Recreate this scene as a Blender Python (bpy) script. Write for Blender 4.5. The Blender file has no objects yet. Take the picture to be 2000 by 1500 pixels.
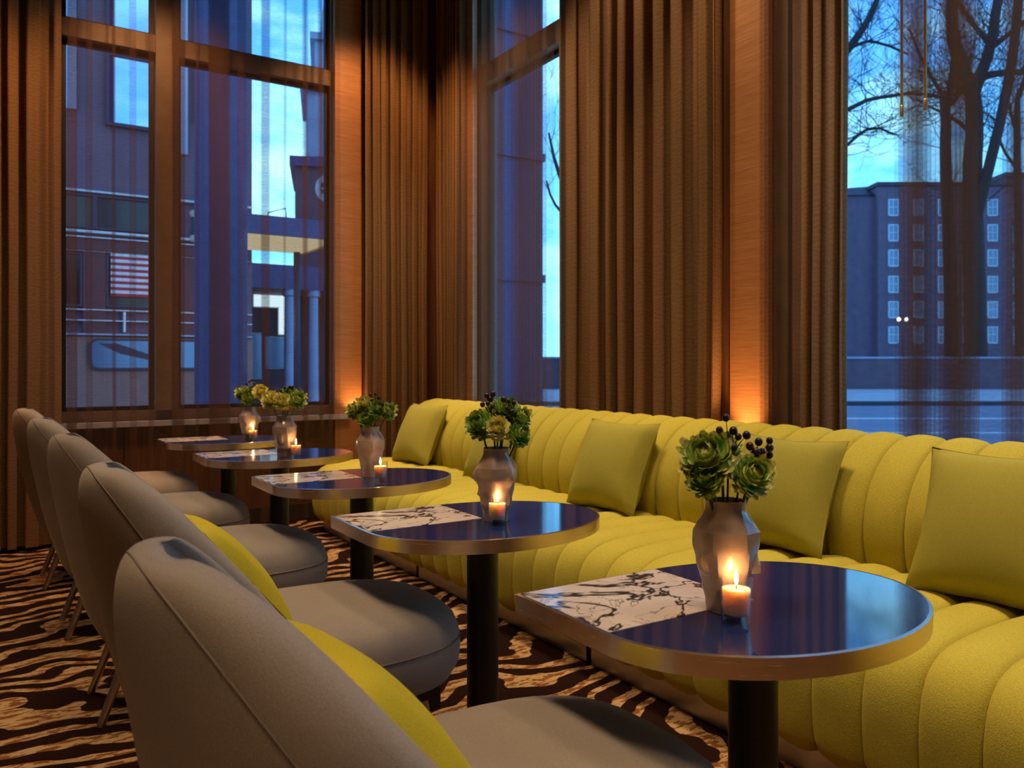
import bpy, bmesh, math, random
from math import sin, cos, pi, radians, sqrt
from mathutils import Vector, Matrix

# ------------------------------------------------------------------ camera, sky, lights
S = bpy.context.scene
C = S.collection
YAW = 0.5683                                   # heading of the lens, right of the +Y axis
cam_d = bpy.data.cameras.new('camera'); cam = bpy.data.objects.new('camera', cam_d); C.objects.link(cam)
cam.location = (0, 0, 1.186); cam.rotation_euler = (pi / 2, 0, -YAW)
cam_d.sensor_width = 36; cam_d.lens = 28.44; cam_d.shift_y = -0.0185
cam_d.clip_start = 0.05; cam_d.clip_end = 600
cam_d.dof.use_dof = True; cam_d.dof.focus_distance = 2.1; cam_d.dof.aperture_fstop = 6.3
S.camera = cam
S.view_settings.view_transform = 'Standard'; S.view_settings.look = 'None'
S.view_settings.gamma = 1; S.view_settings.use_curve_mapping = False
S.view_settings.exposure = 0.0
S.cycles.transparent_max_bounces = 32
S.cycles.caustics_reflective = False; S.cycles.caustics_refractive = False
S.cycles.sample_clamp_indirect = 4.0
S.cycles.max_bounces = 8; S.cycles.diffuse_bounces = 3; S.cycles.glossy_bounces = 3

W = bpy.data.worlds.new('dusk_sky'); S.world = W; W.use_nodes = True
nt = W.node_tree; nt.nodes.clear()
def wn(t): return nt.nodes.new(t)
tc = wn('ShaderNodeTexCoord'); sep = wn('ShaderNodeSeparateXYZ'); nt.links.new(tc.outputs['Generated'], sep.inputs[0])
rmp = wn('ShaderNodeValToRGB'); nt.links.new(sep.outputs['Z'], rmp.inputs[0])
e = rmp.color_ramp.elements
e[0].position = 0.0; e[0].color = (0.26, 0.74, 1.0, 1); e[1].position = 0.75; e[1].color = (0.012, 0.06, 0.45, 1)
m1 = rmp.color_ramp.elements.new(0.16); m1.color = (0.12, 0.53, 1.0, 1)
m2 = rmp.color_ramp.elements.new(0.36); m2.color = (0.085, 0.38, 1.0, 1)
mp = wn('ShaderNodeMapping'); mp.inputs['Scale'].default_value = (3, 3, 7); nt.links.new(tc.outputs['Generated'], mp.inputs[0])
ns = wn('ShaderNodeTexNoise'); ns.inputs['Scale'].default_value = 1.6; ns.inputs['Detail'].default_value = 6; ns.inputs['Roughness'].default_value = 0.6
nt.links.new(mp.outputs[0], ns.inputs['Vector'])
cr = wn('ShaderNodeValToRGB'); cr.color_ramp.elements[0].position = 0.46; cr.color_ramp.elements[1].position = 0.68
nt.links.new(ns.outputs['Fac'], cr.inputs[0])
mx = wn('ShaderNodeMix'); mx.data_type = 'RGBA'; nt.links.new(cr.outputs[0], mx.inputs['Factor'])
nt.links.new(rmp.outputs[0], mx.inputs['A']); mx.inputs['B'].default_value = (0.42, 0.86, 1.0, 1)
bg = wn('ShaderNodeBackground'); bg.inputs['Strength'].default_value = 2.5; nt.links.new(mx.outputs['Result'], bg.inputs[0])
wo = wn('ShaderNodeOutputWorld'); nt.links.new(bg.outputs[0], wo.inputs[0])

def lamp(name, kind, loc, power, col, size=0.05, aim=None, cone=70, blend=0.6):
    d = bpy.data.lights.new(name, kind); d.energy = power; d.color = col
    d.shadow_soft_size = size
    if kind == 'SPOT': d.spot_size = radians(cone); d.spot_blend = blend
    o = bpy.data.objects.new(name, d); C.objects.link(o); o.location = loc
    if aim is not None:
        o.rotation_euler = (Vector(aim) - Vector(loc)).to_track_quat('-Z', 'Y').to_euler()
    return o
WARM = (1.0, 0.74, 0.47); AMBER = (1.0, 0.52, 0.20)
# recessed ceiling downlights: a row above the tables, a row above the banquette, washers by the curtains
for y in (-0.6, 1.2, 3.0, 4.8):
    lamp('downlight_table', 'SPOT', (0.25, y, 4.3), 190, WARM, 0.35, (0.5, y, 0), 62)
for y in (0.4, 2.2, 4.0, 5.3):
    lamp('downlight_banquette', 'SPOT', (2.22, y, 4.3), 180, WARM, 0.22, (2.36, y, 0.5), 58)
for y in (0.9, 2.2, 3.5, 4.8):
    lamp('washer_curtain', 'SPOT', (2.05, y, 4.3), 105, WARM, 0.08, (3.05, y, 2.0), 75)
for x in (-0.6, 0.9, 2.4):
    lamp('washer_far_curtain', 'SPOT', (x, 4.9, 4.3), 150, AMBER, 0.08, (x, 6.0, 2.1), 75)
for x, y in ((-2.2, 0.2), (-2.2, 3.2), (-0.4, -1.6)):
    lamp('downlight_room', 'SPOT', (x, y, 4.3), 190, WARM, 0.10, (x, y, 0), 80)
# floor uplights tucked behind the banquette at each pier
lamp('uplight_pier', 'SPOT', (3.025, 2.72, 0.70), 55, AMBER, 0.02, (3.11, 2.72, 2.9), 70, 0.9)
lamp('uplight_pier', 'SPOT', (3.05, 5.50, 0.40), 45, AMBER, 0.02, (3.075, 5.50, 2.5), 90, 0.9)
lamp('uplight_pier', 'SPOT', (2.40, 5.99, 0.72), 26, AMBER, 0.02, (2.40, 6.04, 2.5), 90, 0.9)

# ------------------------------------------------------------------ helpers
R = random.Random(7)
class MB:
    def __init__(s): s.v = []; s.f = []
    def add(s, v, f):
        n = len(s.v); s.v += [tuple(p) for p in v]; s.f += [tuple(i + n for i in q) for q in f]; return s
    def box(s, x0, x1, y0, y1, z0, z1):
        v = [(x0,y0,z0),(x1,y0,z0),(x1,y1,z0),(x0,y1,z0),(x0,y0,z1),(x1,y0,z1),(x1,y1,z1),(x0,y1,z1)]
        return s.add(v, [(0,3,2,1),(4,5,6,7),(0,1,5,4),(1,2,6,5),(2,3,7,6),(3,0,4,7)])
    def tube(s, pts, rad, n=8, cap=True):
        pts = [Vector(p) for p in pts]; v = []; f = []
        if not hasattr(rad, '__len__'): rad = [rad] * len(pts)
        up = None
        for i, p in enumerate(pts):
            t = (pts[min(i+1, len(pts)-1)] - pts[max(i-1, 0)]).normalized()
            if up is None:
                up = Vector((0,0,1)) if abs(t.z) < 0.9 else Vector((1,0,0))
            a = t.cross(up); a = a.normalized() if a.length > 1e-6 else Vector((1,0,0)); b = t.cross(a).normalized(); up = b.cross(t) * -1 if False else up
            for k in range(n):
                q = 2*pi*k/n; v.append(p + (a*cos(q) + b*sin(q)) * rad[i])
        for i in range(len(pts)-1):
            for k in range(n):
                k2 = (k+1) % n; f.append((i*n+k, i*n+k2, (i+1)*n+k2, (i+1)*n+k))
        if cap:
            f.append(tuple(range(n-1, -1, -1))); f.append(tuple((len(pts)-1)*n + k for k in range(n)))
        return s.add(v, f)
    def lathe(s, prof, n=24, cx=0, cy=0, cap=True):
        v = []; f = []
        for r, z in prof:
            for k in range(n):
                a = 2*pi*k/n; v.append((cx + r*cos(a), cy + r*sin(a), z))
        for i in range(len(prof)-1):
            for k in range(n):
                k2 = (k+1) % n; f.append((i*n+k, i*n+k2, (i+1)*n+k2, (i+1)*n+k))
        if cap:
            f.append(tuple(range(n-1, -1, -1))); f.append(tuple((len(prof)-1)*n + k for k in range(n)))
        return s.add(v, f)
    def ball(s, c, r, nu=8, nv=6, sz=1.0):
        v = [(c[0], c[1], c[2]-r*sz)]; f = []
        for i in range(1, nv):
            b = -pi/2 + pi*i/nv
            for k in range(nu):
                a = 2*pi*k/nu; v.append((c[0]+r*cos(b)*cos(a), c[1]+r*cos(b)*sin(a), c[2]+r*sz*sin(b)))
        v.append((c[0], c[1], c[2]+r*sz)); last = len(v)-1
        for k in range(nu):
            k2 = (k+1) % nu; f.append((0, 1+k2, 1+k))
            for i in range(nv-2):
                a = 1+i*nu; f.append((a+k, a+k2, a+nu+k2, a+nu+k))
            a = 1+(nv-2)*nu; f.append((a+k, a+k2, last))
        return s.add(v, f)
    def prism(s, outline, z0, z1):
        n = len(outline); v = [(x,y,z0) for x,y in outline] + [(x,y,z1) for x,y in outline]
        f = [tuple(range(n-1,-1,-1)), tuple(range(n,2*n))] + [(i,(i+1)%n,n+(i+1)%n,n+i) for i in range(n)]
        return s.add(v, f)
    def data(s, name, mat, smooth=False):
        me = bpy.data.meshes.new(name); me.from_pydata(s.v, [], s.f); me.update()
        if mat: me.materials.append(mat)
        if smooth: me.polygons.foreach_set('use_smooth', [True]*len(me.polygons))
        return me
    def build(s, name, mat, parent=None, smooth=False, sharp=None):
        me = s.data(name, mat, smooth)
        if sharp: me.set_sharp_from_angle(angle=radians(sharp))
        return link(name, me, parent)
def link(name, me, parent=None):
    o = bpy.data.objects.new(name, me); C.objects.link(o)
    if parent: o.parent = parent
    return o
def tag(o, label=None, cat=None, group=None, kind=None):
    if label: o['label'] = label
    if cat: o['category'] = cat
    if group: o['group'] = group
    if kind: o['kind'] = kind
    return o
def empty(name, loc=(0,0,0), rz=0.0):
    o = bpy.data.objects.new(name, None); C.objects.link(o); o.location = loc; o.rotation_euler = (0,0,rz)
    o.empty_display_size = 0.1
    return o
def copy_tree(o, parent=None):
    c = o.copy(); C.objects.link(c); c.parent = parent
    for ch in list(o.children): copy_tree(ch, c)
    return c
def subsurf(o, lv=2):
    m = o.modifiers.new('smooth', 'SUBSURF'); m.levels = lv; m.render_levels = lv
def struct(o, label=None):
    o['kind'] = 'structure'
    if label: o['label'] = label
    return o

# ------------------------------------------------------------------ materials
class N:
    def __init__(s, name):
        s.m = bpy.data.materials.new(name); s.m.use_nodes = True; s.t = s.m.node_tree
        s.b = s.t.nodes['Principled BSDF']; s.o = s.t.nodes['Material Output']
    def n(s, t, **k):
        x = s.t.nodes.new('ShaderNode' + t)
        for a, b in k.items():
            if a in x.inputs: x.inputs[a].default_value = b
            else: setattr(x, a, b)
        return x
    def l(s, a, b): s.t.links.new(a, b)
    def set(s, **k):
        for a, b in k.items():
            a = a.replace('_', ' ')
            s.b.inputs[a].default_value = (*b, 1) if isinstance(b, tuple) and len(b) == 3 else b
    def coord(s, which='Object', scale=(1,1,1), rot=(0,0,0)):
        t = s.n('TexCoord'); m = s.n('Mapping'); m.inputs['Scale'].default_value = scale; m.inputs['Rotation'].default_value = rot
        s.l(t.outputs[which], m.inputs[0]); return m.outputs[0]
    def noise(s, vec, scale, detail=3, rough=0.5, dist=0.0):
        x = s.n('TexNoise'); x.inputs['Scale'].default_value = scale; x.inputs['Detail'].default_value = detail
        x.inputs['Roughness'].default_value = rough; x.inputs['Distortion'].default_value = dist
        s.l(vec, x.inputs['Vector']); return x.outputs['Fac']
    def ramp(s, fac, stops, interp='LINEAR'):
        r = s.n('ValToRGB'); r.color_ramp.interpolation = interp; el = r.color_ramp.elements
        while len(el) < len(stops): el.new(0.5)
        for q, (p, c) in zip(el, stops): q.position = p; q.color = (*c, 1)
        s.l(fac, r.inputs[0]); return r.outputs[0]
    def math(s, op, a, b=None):
        x = s.n('Math'); x.operation = op
        for i, q in enumerate((a, b)):
            if q is None: continue
            if isinstance(q, (int, float)): x.inputs[i].default_value = q
            else: s.l(q, x.inputs[i])
        return x.outputs[0]
    def mix(s, fac, a, b):
        x = s.n('Mix'); x.data_type = 'RGBA'
        for nm, q in (('Factor', fac), ('A', a), ('B', b)):
            if isinstance(q, (int, float)): x.inputs[nm].default_value = q
            elif isinstance(q, tuple): x.inputs[nm].default_value = (*q, 1)
            else: s.l(q, x.inputs[nm])
        return x.outputs['Result']
    def bump(s, h, strength=0.3, dist=0.01):
        b = s.n('Bump'); b.inputs['Strength'].default_value = strength; b.inputs['Distance'].default_value = dist
        s.l(h, b.inputs['Height']); s.l(b.outputs[0], s.b.inputs['Normal'])
    def col(s, c): s.l(c, s.b.inputs['Base Color'])

def plain(name, col, rough=0.6, metal=0.0, noise=0.12, nscale=8, **k):
    M = N(name); M.set(Roughness=rough, Metallic=metal, **k)
    f = M.noise(M.coord(), nscale, 3)
    M.col(M.ramp(f, [(0.3, tuple(c*(1-noise) for c in col)), (0.7, tuple(min(1,c*(1+noise)) for c in col))]))
    return M.m
def fabric(name, col, weave=420, sheen=0.25, rough=0.95, bump=0.25, bd=0.002, blot=0.10):
    M = N(name); M.set(Roughness=rough, Sheen_Weight=sheen, Sheen_Roughness=0.5, Sheen_Tint=tuple(min(1,c*1.3+0.05) for c in col))
    M.b.inputs['Specular IOR Level'].default_value = 0.15
    v = M.coord(); f = M.noise(v, weave, 2); g = M.noise(v, 5, 3)
    a = M.ramp(f, [(0.25, tuple(c*0.82 for c in col)), (0.75, tuple(min(1,c*1.15) for c in col))])
    M.col(M.mix(g, a, M.ramp(f, [(0.25, tuple(c*(0.82-blot) for c in col)), (0.75, tuple(min(1,c*(1.1-blot)) for c in col))])))
    M.bump(f, bump, bd); return M.m
mat_yellow = fabric('yellow_boucle', (0.58, 0.49, 0.070), 260, 0.3, bump=0.5, bd=0.003)
mat_pillow = fabric('olive_yellow_linen', (0.42, 0.375, 0.065), 500, 0.15)
mat_chairpillow = fabric('bright_yellow_cotton', (0.70, 0.53, 0.03), 600, 0.15)
mat_taupe = fabric('taupe_wool', (0.38, 0.305, 0.245), 520, 0.35)
mat_taupe_seam = fabric('taupe_stitch', (0.26, 0.20, 0.155), 520, 0.1)
mat_seam = fabric('dark_yellow_seam', (0.30, 0.22, 0.012), 400, 0.1)

def brushed(name, col, rough=0.28, zs=1, ang=(1,1,60)):
    M = N(name); M.set(Metallic=1.0, Roughness=rough)
    f = M.noise(M.coord(scale=ang), 6, 4)
    M.col(M.ramp(f, [(0.3, tuple(c*0.95 for c in col)), (0.7, tuple(min(1,c*1.03) for c in col))]))
    r = M.math('MULTIPLY_ADD', f, 0.08); M.t.nodes[-1].inputs[2].default_value = rough-0.04; M.l(r, M.b.inputs['Roughness'])
    return M.m
mat_rim = brushed('brushed_bronze_rim', (0.86, 0.69, 0.55), 0.26)
mat_leg = brushed('champagne_metal', (0.55, 0.46, 0.36), 0.32)
mat_steel = brushed('brushed_steel_plinth', (0.70, 0.67, 0.63), 0.42)
mat_brass = plain('warm_brass', (0.62, 0.36, 0.15), 0.35, 0.6)
mat_black = plain('black_powder_coat', (0.008, 0.008, 0.009), 0.38)
mat_lac = N('dark_lacquer'); mat_lac.set(Roughness=0.07, Base_Color=(0.013, 0.026, 0.110), IOR=2.2)
mat_lac.b.inputs['Specular IOR Level'].default_value = 0.7
_f = mat_lac.noise(mat_lac.coord(scale=(3, 60, 3)), 5, 3); mat_lac.bump(_f, 0.02, 0.001); mat_lac = mat_lac.m

M = N('veined_marble'); M.set(Roughness=0.12)
v = M.coord()
w1 = M.noise(v, 2.7, 4, 0.6, 1.6); w2 = M.noise(v, 8.5, 4, 0.6, 1.2)
d1 = M.math('ABSOLUTE', M.math('SUBTRACT', w1, 0.5)); d2 = M.math('ABSOLUTE', M.math('SUBTRACT', w2, 0.5))
r1 = M.ramp(d1, [(0.0, (1,1,1)), (0.009, (0.9,0.9,0.9)), (0.022, (0,0,0))]); r2 = M.ramp(d2, [(0.0, (0.8,0.8,0.8)), (0.016, (0,0,0))])
gate = M.ramp(M.noise(v, 5, 2), [(0.42, (0,0,0)), (0.56, (1,1,1))])
x = M.n('Math', operation='MULTIPLY'); M.l(r2, x.inputs[0]); M.l(gate, x.inputs[1])
mxx = M.n('Math', operation='MAXIMUM'); M.l(r1, mxx.inputs[0]); M.l(x.outputs[0], mxx.inputs[1])
M.col(M.mix(mxx.outputs[0], M.ramp(M.noise(v, 4, 3), [(0.35, (0.76, 0.60, 0.52)), (0.65, (0.88, 0.76, 0.67))]), (0.018, 0.014, 0.022)))
mat_marble = M.m

M = N('tiger_carpet'); M.set(Roughness=1.0)
M.b.inputs['Specular IOR Level'].default_value = 0.05
v = M.coord(rot=(0, 0, radians(-14)))
big = M.noise(v, 1.15, 2, 0.5, 0.4); med = M.noise(v, 4.2, 2, 0.5)
sp = M.n('SeparateXYZ'); M.l(v, sp.inputs[0])
ph = M.math('ADD', M.math('MULTIPLY', sp.outputs['Y'], 44.0), M.math('ADD', M.math('MULTIPLY', big, 46.0), M.math('MULTIPLY', med, 7.0)))
sn = M.math('SINE', ph)
thr = M.math('MULTIPLY_ADD', M.noise(M.coord(scale=(1.2, 5, 1)), 2.4, 2), 2.6); M.t.nodes[-1]
thr.node.inputs[2].default_value = -1.08
st = M.math('SUBTRACT', sn, thr)
stripe = M.ramp(M.math('MULTIPLY_ADD', st, 1.0), [(0.0, (0,0,0)), (0.10, (1,1,1))])
blot = M.ramp(M.noise(M.coord(scale=(9, 26, 1), rot=(0,0,radians(-14))), 1.6, 3, 0.6), [(0.50, (0,0,0)), (0.54, (1,1,1))])
tan = M.mix(M.noise(v, 60, 2), (0.38, 0.22, 0.095), (0.52, 0.33, 0.155))
tan = M.mix(blot, tan, (0.20, 0.070, 0.018))
M.col(M.mix(stripe, tan, (0.018, 0.0065, 0.004)))
pile = M.noise(v, 700, 2); M.bump(pile, 0.4, 0.003); mat_carpet = M.m

def wood(name, a, b, rough=0.35, sc=(12, 12, 0.7)):
    M = N(name); M.set(Roughness=rough)
    f = M.noise(M.coord(scale=sc), 3, 5, 0.6, 0.6); M.col(M.ramp(f, [(0.3, a), (0.7, b)])); return M.m
mat_wood = wood('dark_walnut', (0.075, 0.026, 0.010), (0.15, 0.058, 0.022), 0.4)
mat_frame = plain('bronze_window_frame', (0.20, 0.125, 0.085), 0.45, 0.2)
mat_frame_dk = plain('dark_gasket', (0.015, 0.012, 0.014), 0.5)
mat_sillm = plain('pale_sill', (0.42, 0.38, 0.40), 0.35)
mat_base = plain('black_baseboard', (0.010, 0.006, 0.005), 0.6)
mat_beige = plain('warm_beige_plaster', (0.50, 0.36, 0.26), 0.85)
mat_ceil = plain('warm_plaster', (0.30, 0.22, 0.15), 0.9)
M = N('copper_silk_veneer'); M.set(Roughness=0.42, Metallic=0.25)
f = M.noise(M.coord(scale=(2, 2, 70)), 3, 4, 0.6)
M.col(M.ramp(f, [(0.3, (0.33, 0.13, 0.045)), (0.7, (0.52, 0.23, 0.085))])); mat_copper = M.m

def cloth(name, col, open_, moire=0.22):
    M = N(name); t = M.t
    v = M.coord(scale=(1, 1, 1))
    fine = M.noise(M.coord(scale=(30, 30, 160)), 3, 3, 0.6)
    wav = M.n('TexWave'); wav.wave_type = 'BANDS'; wav.bands_direction = 'Z'
    wav.inputs['Scale'].default_value = 14; wav.inputs['Distortion'].default_value = 9; wav.inputs['Detail'].default_value = 2; wav.inputs['Detail Scale'].default_value = 1.4
    M.l(v, wav.inputs['Vector'])
    streak = M.noise(M.coord(scale=(16, 16, 0.25)), 2, 2, 0.6)
    f = M.math('ADD', M.math('MULTIPLY', fine, 0.75 - moire), M.math('MULTIPLY', wav.outputs['Fac'], moire))
    f = M.math('ADD', f, M.math('MULTIPLY', streak, 0.28))
    c = M.ramp(f, [(0.25, tuple(q*0.72 for q in col)), (0.75, tuple(q*1.25 for q in col))])
    df = M.n('BsdfDiffuse'); tl = M.n('BsdfTranslucent'); M.l(c, df.inputs[0]); M.l(c, tl.inputs[0])
    ms = M.n('MixShader'); ms.inputs[0].default_value = 0.30; M.l(df.outputs[0], ms.inputs[1]); M.l(tl.outputs[0], ms.inputs[2])
    out = ms.outputs[0]
    if open_ > 0:
        tr = M.n('BsdfTransparent'); m2 = M.n('MixShader')
        tr.inputs[0].default_value = (1, 1, 1, 1)
        h = M.ramp(f, [(0.2, (open_-0.06,)*3), (0.8, (open_+0.06,)*3)])
        M.l(h, m2.inputs[0]); M.l(out, m2.inputs[1]); M.l(tr.outputs[0], m2.inputs[2]); out = m2.outputs[0]
    M.l(out, M.o.inputs['Surface']); return M.m
mat_drape = cloth('bronze_gauze_drape', (0.28, 0.150, 0.070), 0.0, 0.18)
mat_sheer = cloth('bronze_gauze_sheer', (0.18, 0.090, 0.048), 0.80, 0.25)

def pane_fresnel(M, ior):
    # a thin sheet reflects alike on both faces, so the far face gets the inverse index
    g = M.n('NewGeometry'); q = M.math('MULTIPLY_ADD', g.outputs['Backfacing'], 1/ior - ior); q.node.inputs[2].default_value = ior
    fr = M.n('Fresnel'); M.l(q, fr.inputs[0]); return fr
M = N('window_glass'); tr = M.n('BsdfTransparent'); tr.inputs[0].default_value = (0.93, 0.96, 0.98, 1)
gl = M.n('BsdfGlossy'); gl.inputs['Roughness'].default_value = 0.02; fr = pane_fresnel(M, 1.45)
ms = M.n('MixShader'); M.l(fr.outputs[0], ms.inputs[0]); M.l(tr.outputs[0], ms.inputs[1]); M.l(gl.outputs[0], ms.inputs[2])
M.l(ms.outputs[0], M.o.inputs['Surface']); mat_glass = M.m
M = N('candle_glass'); tr = M.n('BsdfTransparent'); tr.inputs[0].default_value = (0.97, 0.96, 0.95, 1)
gl = M.n('BsdfGlossy'); gl.inputs['Roughness'].default_value = 0.03; fr = pane_fresnel(M, 1.5)
ms = M.n('MixShader'); M.l(fr.outputs[0], ms.inputs[0]); M.l(tr.outputs[0], ms.inputs[1]); M.l(gl.outputs[0], ms.inputs[2])
M.l(ms.outputs[0], M.o.inputs['Surface']); mat_cglass = M.m
M = N('candle_wax'); M.set(Base_Color=(0.92, 0.70, 0.52), Roughness=0.45, Subsurface_Weight=1.0, Subsurface_Scale=0.04)
M.b.inputs['Subsurface Radius'].default_value = (1.0, 0.5, 0.25); mat_wax = M.m
M = N('flame'); M.set(Emission_Color=(1.0, 0.62, 0.25), Emission_Strength=28.0, Base_Color=(0,0,0)); mat_flame = M.m
M = N('glazed_taupe_ceramic'); M.set(Roughness=0.22, Coat_Weight=0.5)
f = M.noise(M.coord(), 22, 4); M.col(M.ramp(f, [(0.3, (0.44, 0.29, 0.20)), (0.7, (0.58, 0.40, 0.29))])); M.bump(f, 0.12, 0.004); mat_vase = M.m
def leafm(name, a, b, sc=3.2):
    M = N(name); M.set(Roughness=0.55); M.b.inputs['Subsurface Weight'].default_value = 0.0
    f = M.noise(M.coord(), sc, 2); M.col(M.ramp(f, [(0.36, a), (0.54, b)])); return M.m
mat_petal_g = leafm('green_petal', (0.07, 0.27, 0.025), (0.34, 0.50, 0.07))
mat_petal_y = leafm('yellow_petal', (0.66, 0.57, 0.10), (0.90, 0.80, 0.28))
mat_petal_m = leafm('variegated_petal', (0.10, 0.28, 0.03), (0.75, 0.68, 0.16), 4.5)
mat_stem = plain('green_stem', (0.07, 0.15, 0.035), 0.5)
mat_berry = plain('dark_berry', (0.030, 0.010, 0.010), 0.35, nscale=80, noise=0.4)
mat_twig = plain('brown_twig', (0.06, 0.03, 0.015), 0.7)

# ------------------------------------------------------------------ room shell
CE = 4.5
def pane_frame(name, n, plane, lo, hi, z0, z1, pos, mull=(), trans=(), th=0.06, dep=0.10):
    """window in a wall. plane 'y' (runs along x) or 'x' (runs along y)"""
    root = empty(name); struct(root)
    def bx(m, a0, a1, p0, p1, q0, q1):
        return m.box(a0, a1, p0, p1, q0, q1) if plane == 'y' else m.box(p0, p1, a0, a1, q0, q1)
    fm = MB(); 
    for a0, a1, q0, q1 in ((lo, lo+th, z0, z1), (hi-th, hi, z0, z1), (lo+th, hi-th, z0, z0+th), (lo+th, hi-th, z1-th, z1)):
        bx(fm, a0, a1, pos-dep/2, pos+dep/2, q0, q1)
    fm.build('window_frame', mat_frame, root)
    cuts = [lo+th]
    for a, w in mull:
        m = MB(); bx(m, a-w/2, a+w/2, pos-dep*0.75, pos+dep/2, z0+th, z1-th); m.build('mullion', mat_frame, root); cuts += [a-w/2, a+w/2]
    cuts.append(hi-th); zc = [z0+th]
    for zt, w in trans:
        zc += [zt-w/2, zt+w/2]
    zc.append(z1-th)
    for i in range(0, len(cuts), 2):
        for zt, w in trans:
            m = MB(); bx(m, cuts[i], cuts[i+1], pos-dep*0.6, pos+dep/2, zt-w/2, zt+w/2); m.build('transom', mat_frame, root)
        for j in range(0, len(zc), 2):
            g = MB(); bx(g, cuts[i]+0.03, cuts[i+1]-0.03, pos+0.008, pos+0.016, zc[j]+0.03, zc[j+1]-0.03)
            p = g.build('pane', mat_glass, root)
            k = MB()
            for a0, a1, q0, q1 in ((cuts[i], cuts[i]+.03, zc[j], zc[j+1]), (cuts[i+1]-.03, cuts[i+1], zc[j], zc[j+1]),
                                   (cuts[i]+.03, cuts[i+1]-.03, zc[j], zc[j]+.03), (cuts[i]+.03, cuts[i+1]-.03, zc[j+1]-.03, zc[j+1])):
                bx(k, a0, a1, pos-0.01, pos+0.03, q0, q1)
            k.build('gasket', mat_frame_dk, p)
    return root

fl = MB().box(-5, 3.4, -3.5, 6.4, -0.12, 0).build('floor', mat_carpet); struct(fl, 'brown and tan tiger stripe patterned carpet')
ce = MB().box(-5, 3.4, -3.5, 6.4, CE, CE+0.15).build('ceiling', mat_ceil); struct(ce)
# far wall (left side of the photograph) with its wide window
WX0, WX1, WZ0, WZ1 = 0.30, 2.30, 0.80, 4.25
m = MB().box(-5, WX0, 6.1, 6.3, 0, CE).box(WX1, 3.4, 6.1, 6.3, 0, CE).box(WX0, WX1, 6.1, 6.3, 0, WZ0).box(WX0, WX1, 6.1, 6.3, WZ1, CE)
wl = m.build('wall_left', mat_wood); struct(wl)
for i in range(8):                                    # wainscot boards under and beside the window
    x0 = -1.5 + i*0.56
    struct(MB().box(x0+0.006, x0+0.554, 6.078, 6.1, 0.13, 0.765).build('panel', mat_wood, wl))
    wl.children[-1].pop('kind', None)
struct(MB().box(-5, 3.1, 6.06, 6.1, 0, 0.13).build('baseboard_left', mat_base))
struct(MB().box(WX0-0.05, WX1+0.05, 6.03, 6.16, 0.765, 0.80).build('trim_1', mat_sillm))
pane_frame('window_1', 1, 'y', WX0, WX1, WZ0, WZ1, 6.2, mull=((1.02, 0.15),), trans=((3.44, 0.12),), th=0.07, dep=0.12)
# right wall with two windows
def wall_x(y0, y1, z0=0, z1=CE): return (3.14, 3.36, y0, y1, z0, z1)
m = MB()
m.box(*wall_x(5.50, 6.3)).box(*wall_x(2.62, 4.14)).box(*wall_x(-3.5, -0.9))
for a, b in ((4.14, 5.50), (-0.9, 2.62)): m.box(*wall_x(a, b, 0, 0.75)).box(*wall_x(a, b, 4.25, CE))
wr = m.build('wall_right', mat_wood); struct(wr)
pane_frame('window_2', 2, 'x', 4.14, 5.50, 0.75, 4.25, 3.25, mull=(), trans=((3.42, 0.15),), th=0.08, dep=0.14)
pane_frame('window_3', 3, 'x', -0.9, 2.62, 0.75, 4.25, 3.25, mull=((2.42, 0.13), (0.6, 0.10)), trans=((3.42, 0.15),), th=0.08, dep=0.14)
struct(MB().box(3.06, 3.16, 5.50-1.4, 5.52, 0.70, 0.75).build('trim_2', mat_sillm))
struct(MB().box(3.06, 3.16, -0.95, 2.66, 0.70, 0.75).build('trim_3', mat_sillm))
# copper veneered pier panels that the uplights graze
struct(MB().box(3.115, 3.14, 2.60, 2.84, 0, CE).build('trim_4', mat_copper))
struct(MB().box(3.10, 3.14, 5.42, 5.60, 0, CE).build('trim_5', mat_copper))
struct(MB().box(2.23, 2.45, 6.055, 6.10, 0, CE).build('trim_6', mat_copper))
# the unseen side of the room closes the space
struct(MB().box(-5.2, -5, -3.5, 6.3, 0, CE).build('wall_rear', mat_beige))
struct(MB().box(-5.2, 3.36, -3.7, -3.5, 0, CE).build('wall_near', mat_beige))

# ------------------------------------------------------------------ curtains
def extrude_path(path, axis, z0, z1, rows, seed, sway=0.012):
    rr = random.Random(seed); n = len(path); v = []; f = []
    ph = [rr.uniform(0, 6.28) for _ in range(4)]
    for j in range(rows):
        t = j/(rows-1); z = z0 + (z1-z0)*t
        for i, (a, d) in enumerate(path):
            da = sway*(1-t)*sin(a*9 + ph[0]) + 0.4*sway*sin(z*2.2 + a*5 + ph[1])*(1-t)
            dd = 0.5*sway*sin(z*1.7 + a*11 + ph[2])*(1-t)
            v.append((a+da, d+dd, z) if axis == 'y' else (d+dd, a+da, z))
    for j in range(rows-1):
        for i in range(n-1): f.append((j*n+i, j*n+i+1, (j+1)*n+i+1, (j+1)*n+i))
    m = MB(); m.add(v, f); return m
def folds(a0, a1, d, pitch, amp, seed, over=0.28):
    rr = random.Random(seed); p = []; a = a0
    while a < a1 - pitch*0.4:
        w = pitch*rr.choice((0.5, 0.7, 0.9, 1.1, 1.5, 1.9))*rr.uniform(0.85, 1.15); A = amp*rr.uniform(0.35, 1.1)
        if a + w > a1: w = a1 - a
        for k in range(14):
            q = 2*pi*k/14; p.append((a + w*k/14 + over*w*sin(2*q)*0.5, d - A*cos(q) + 0.25*A*sin(2*q+1)))
        a += w
    p.append((a1, d)); return p
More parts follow.
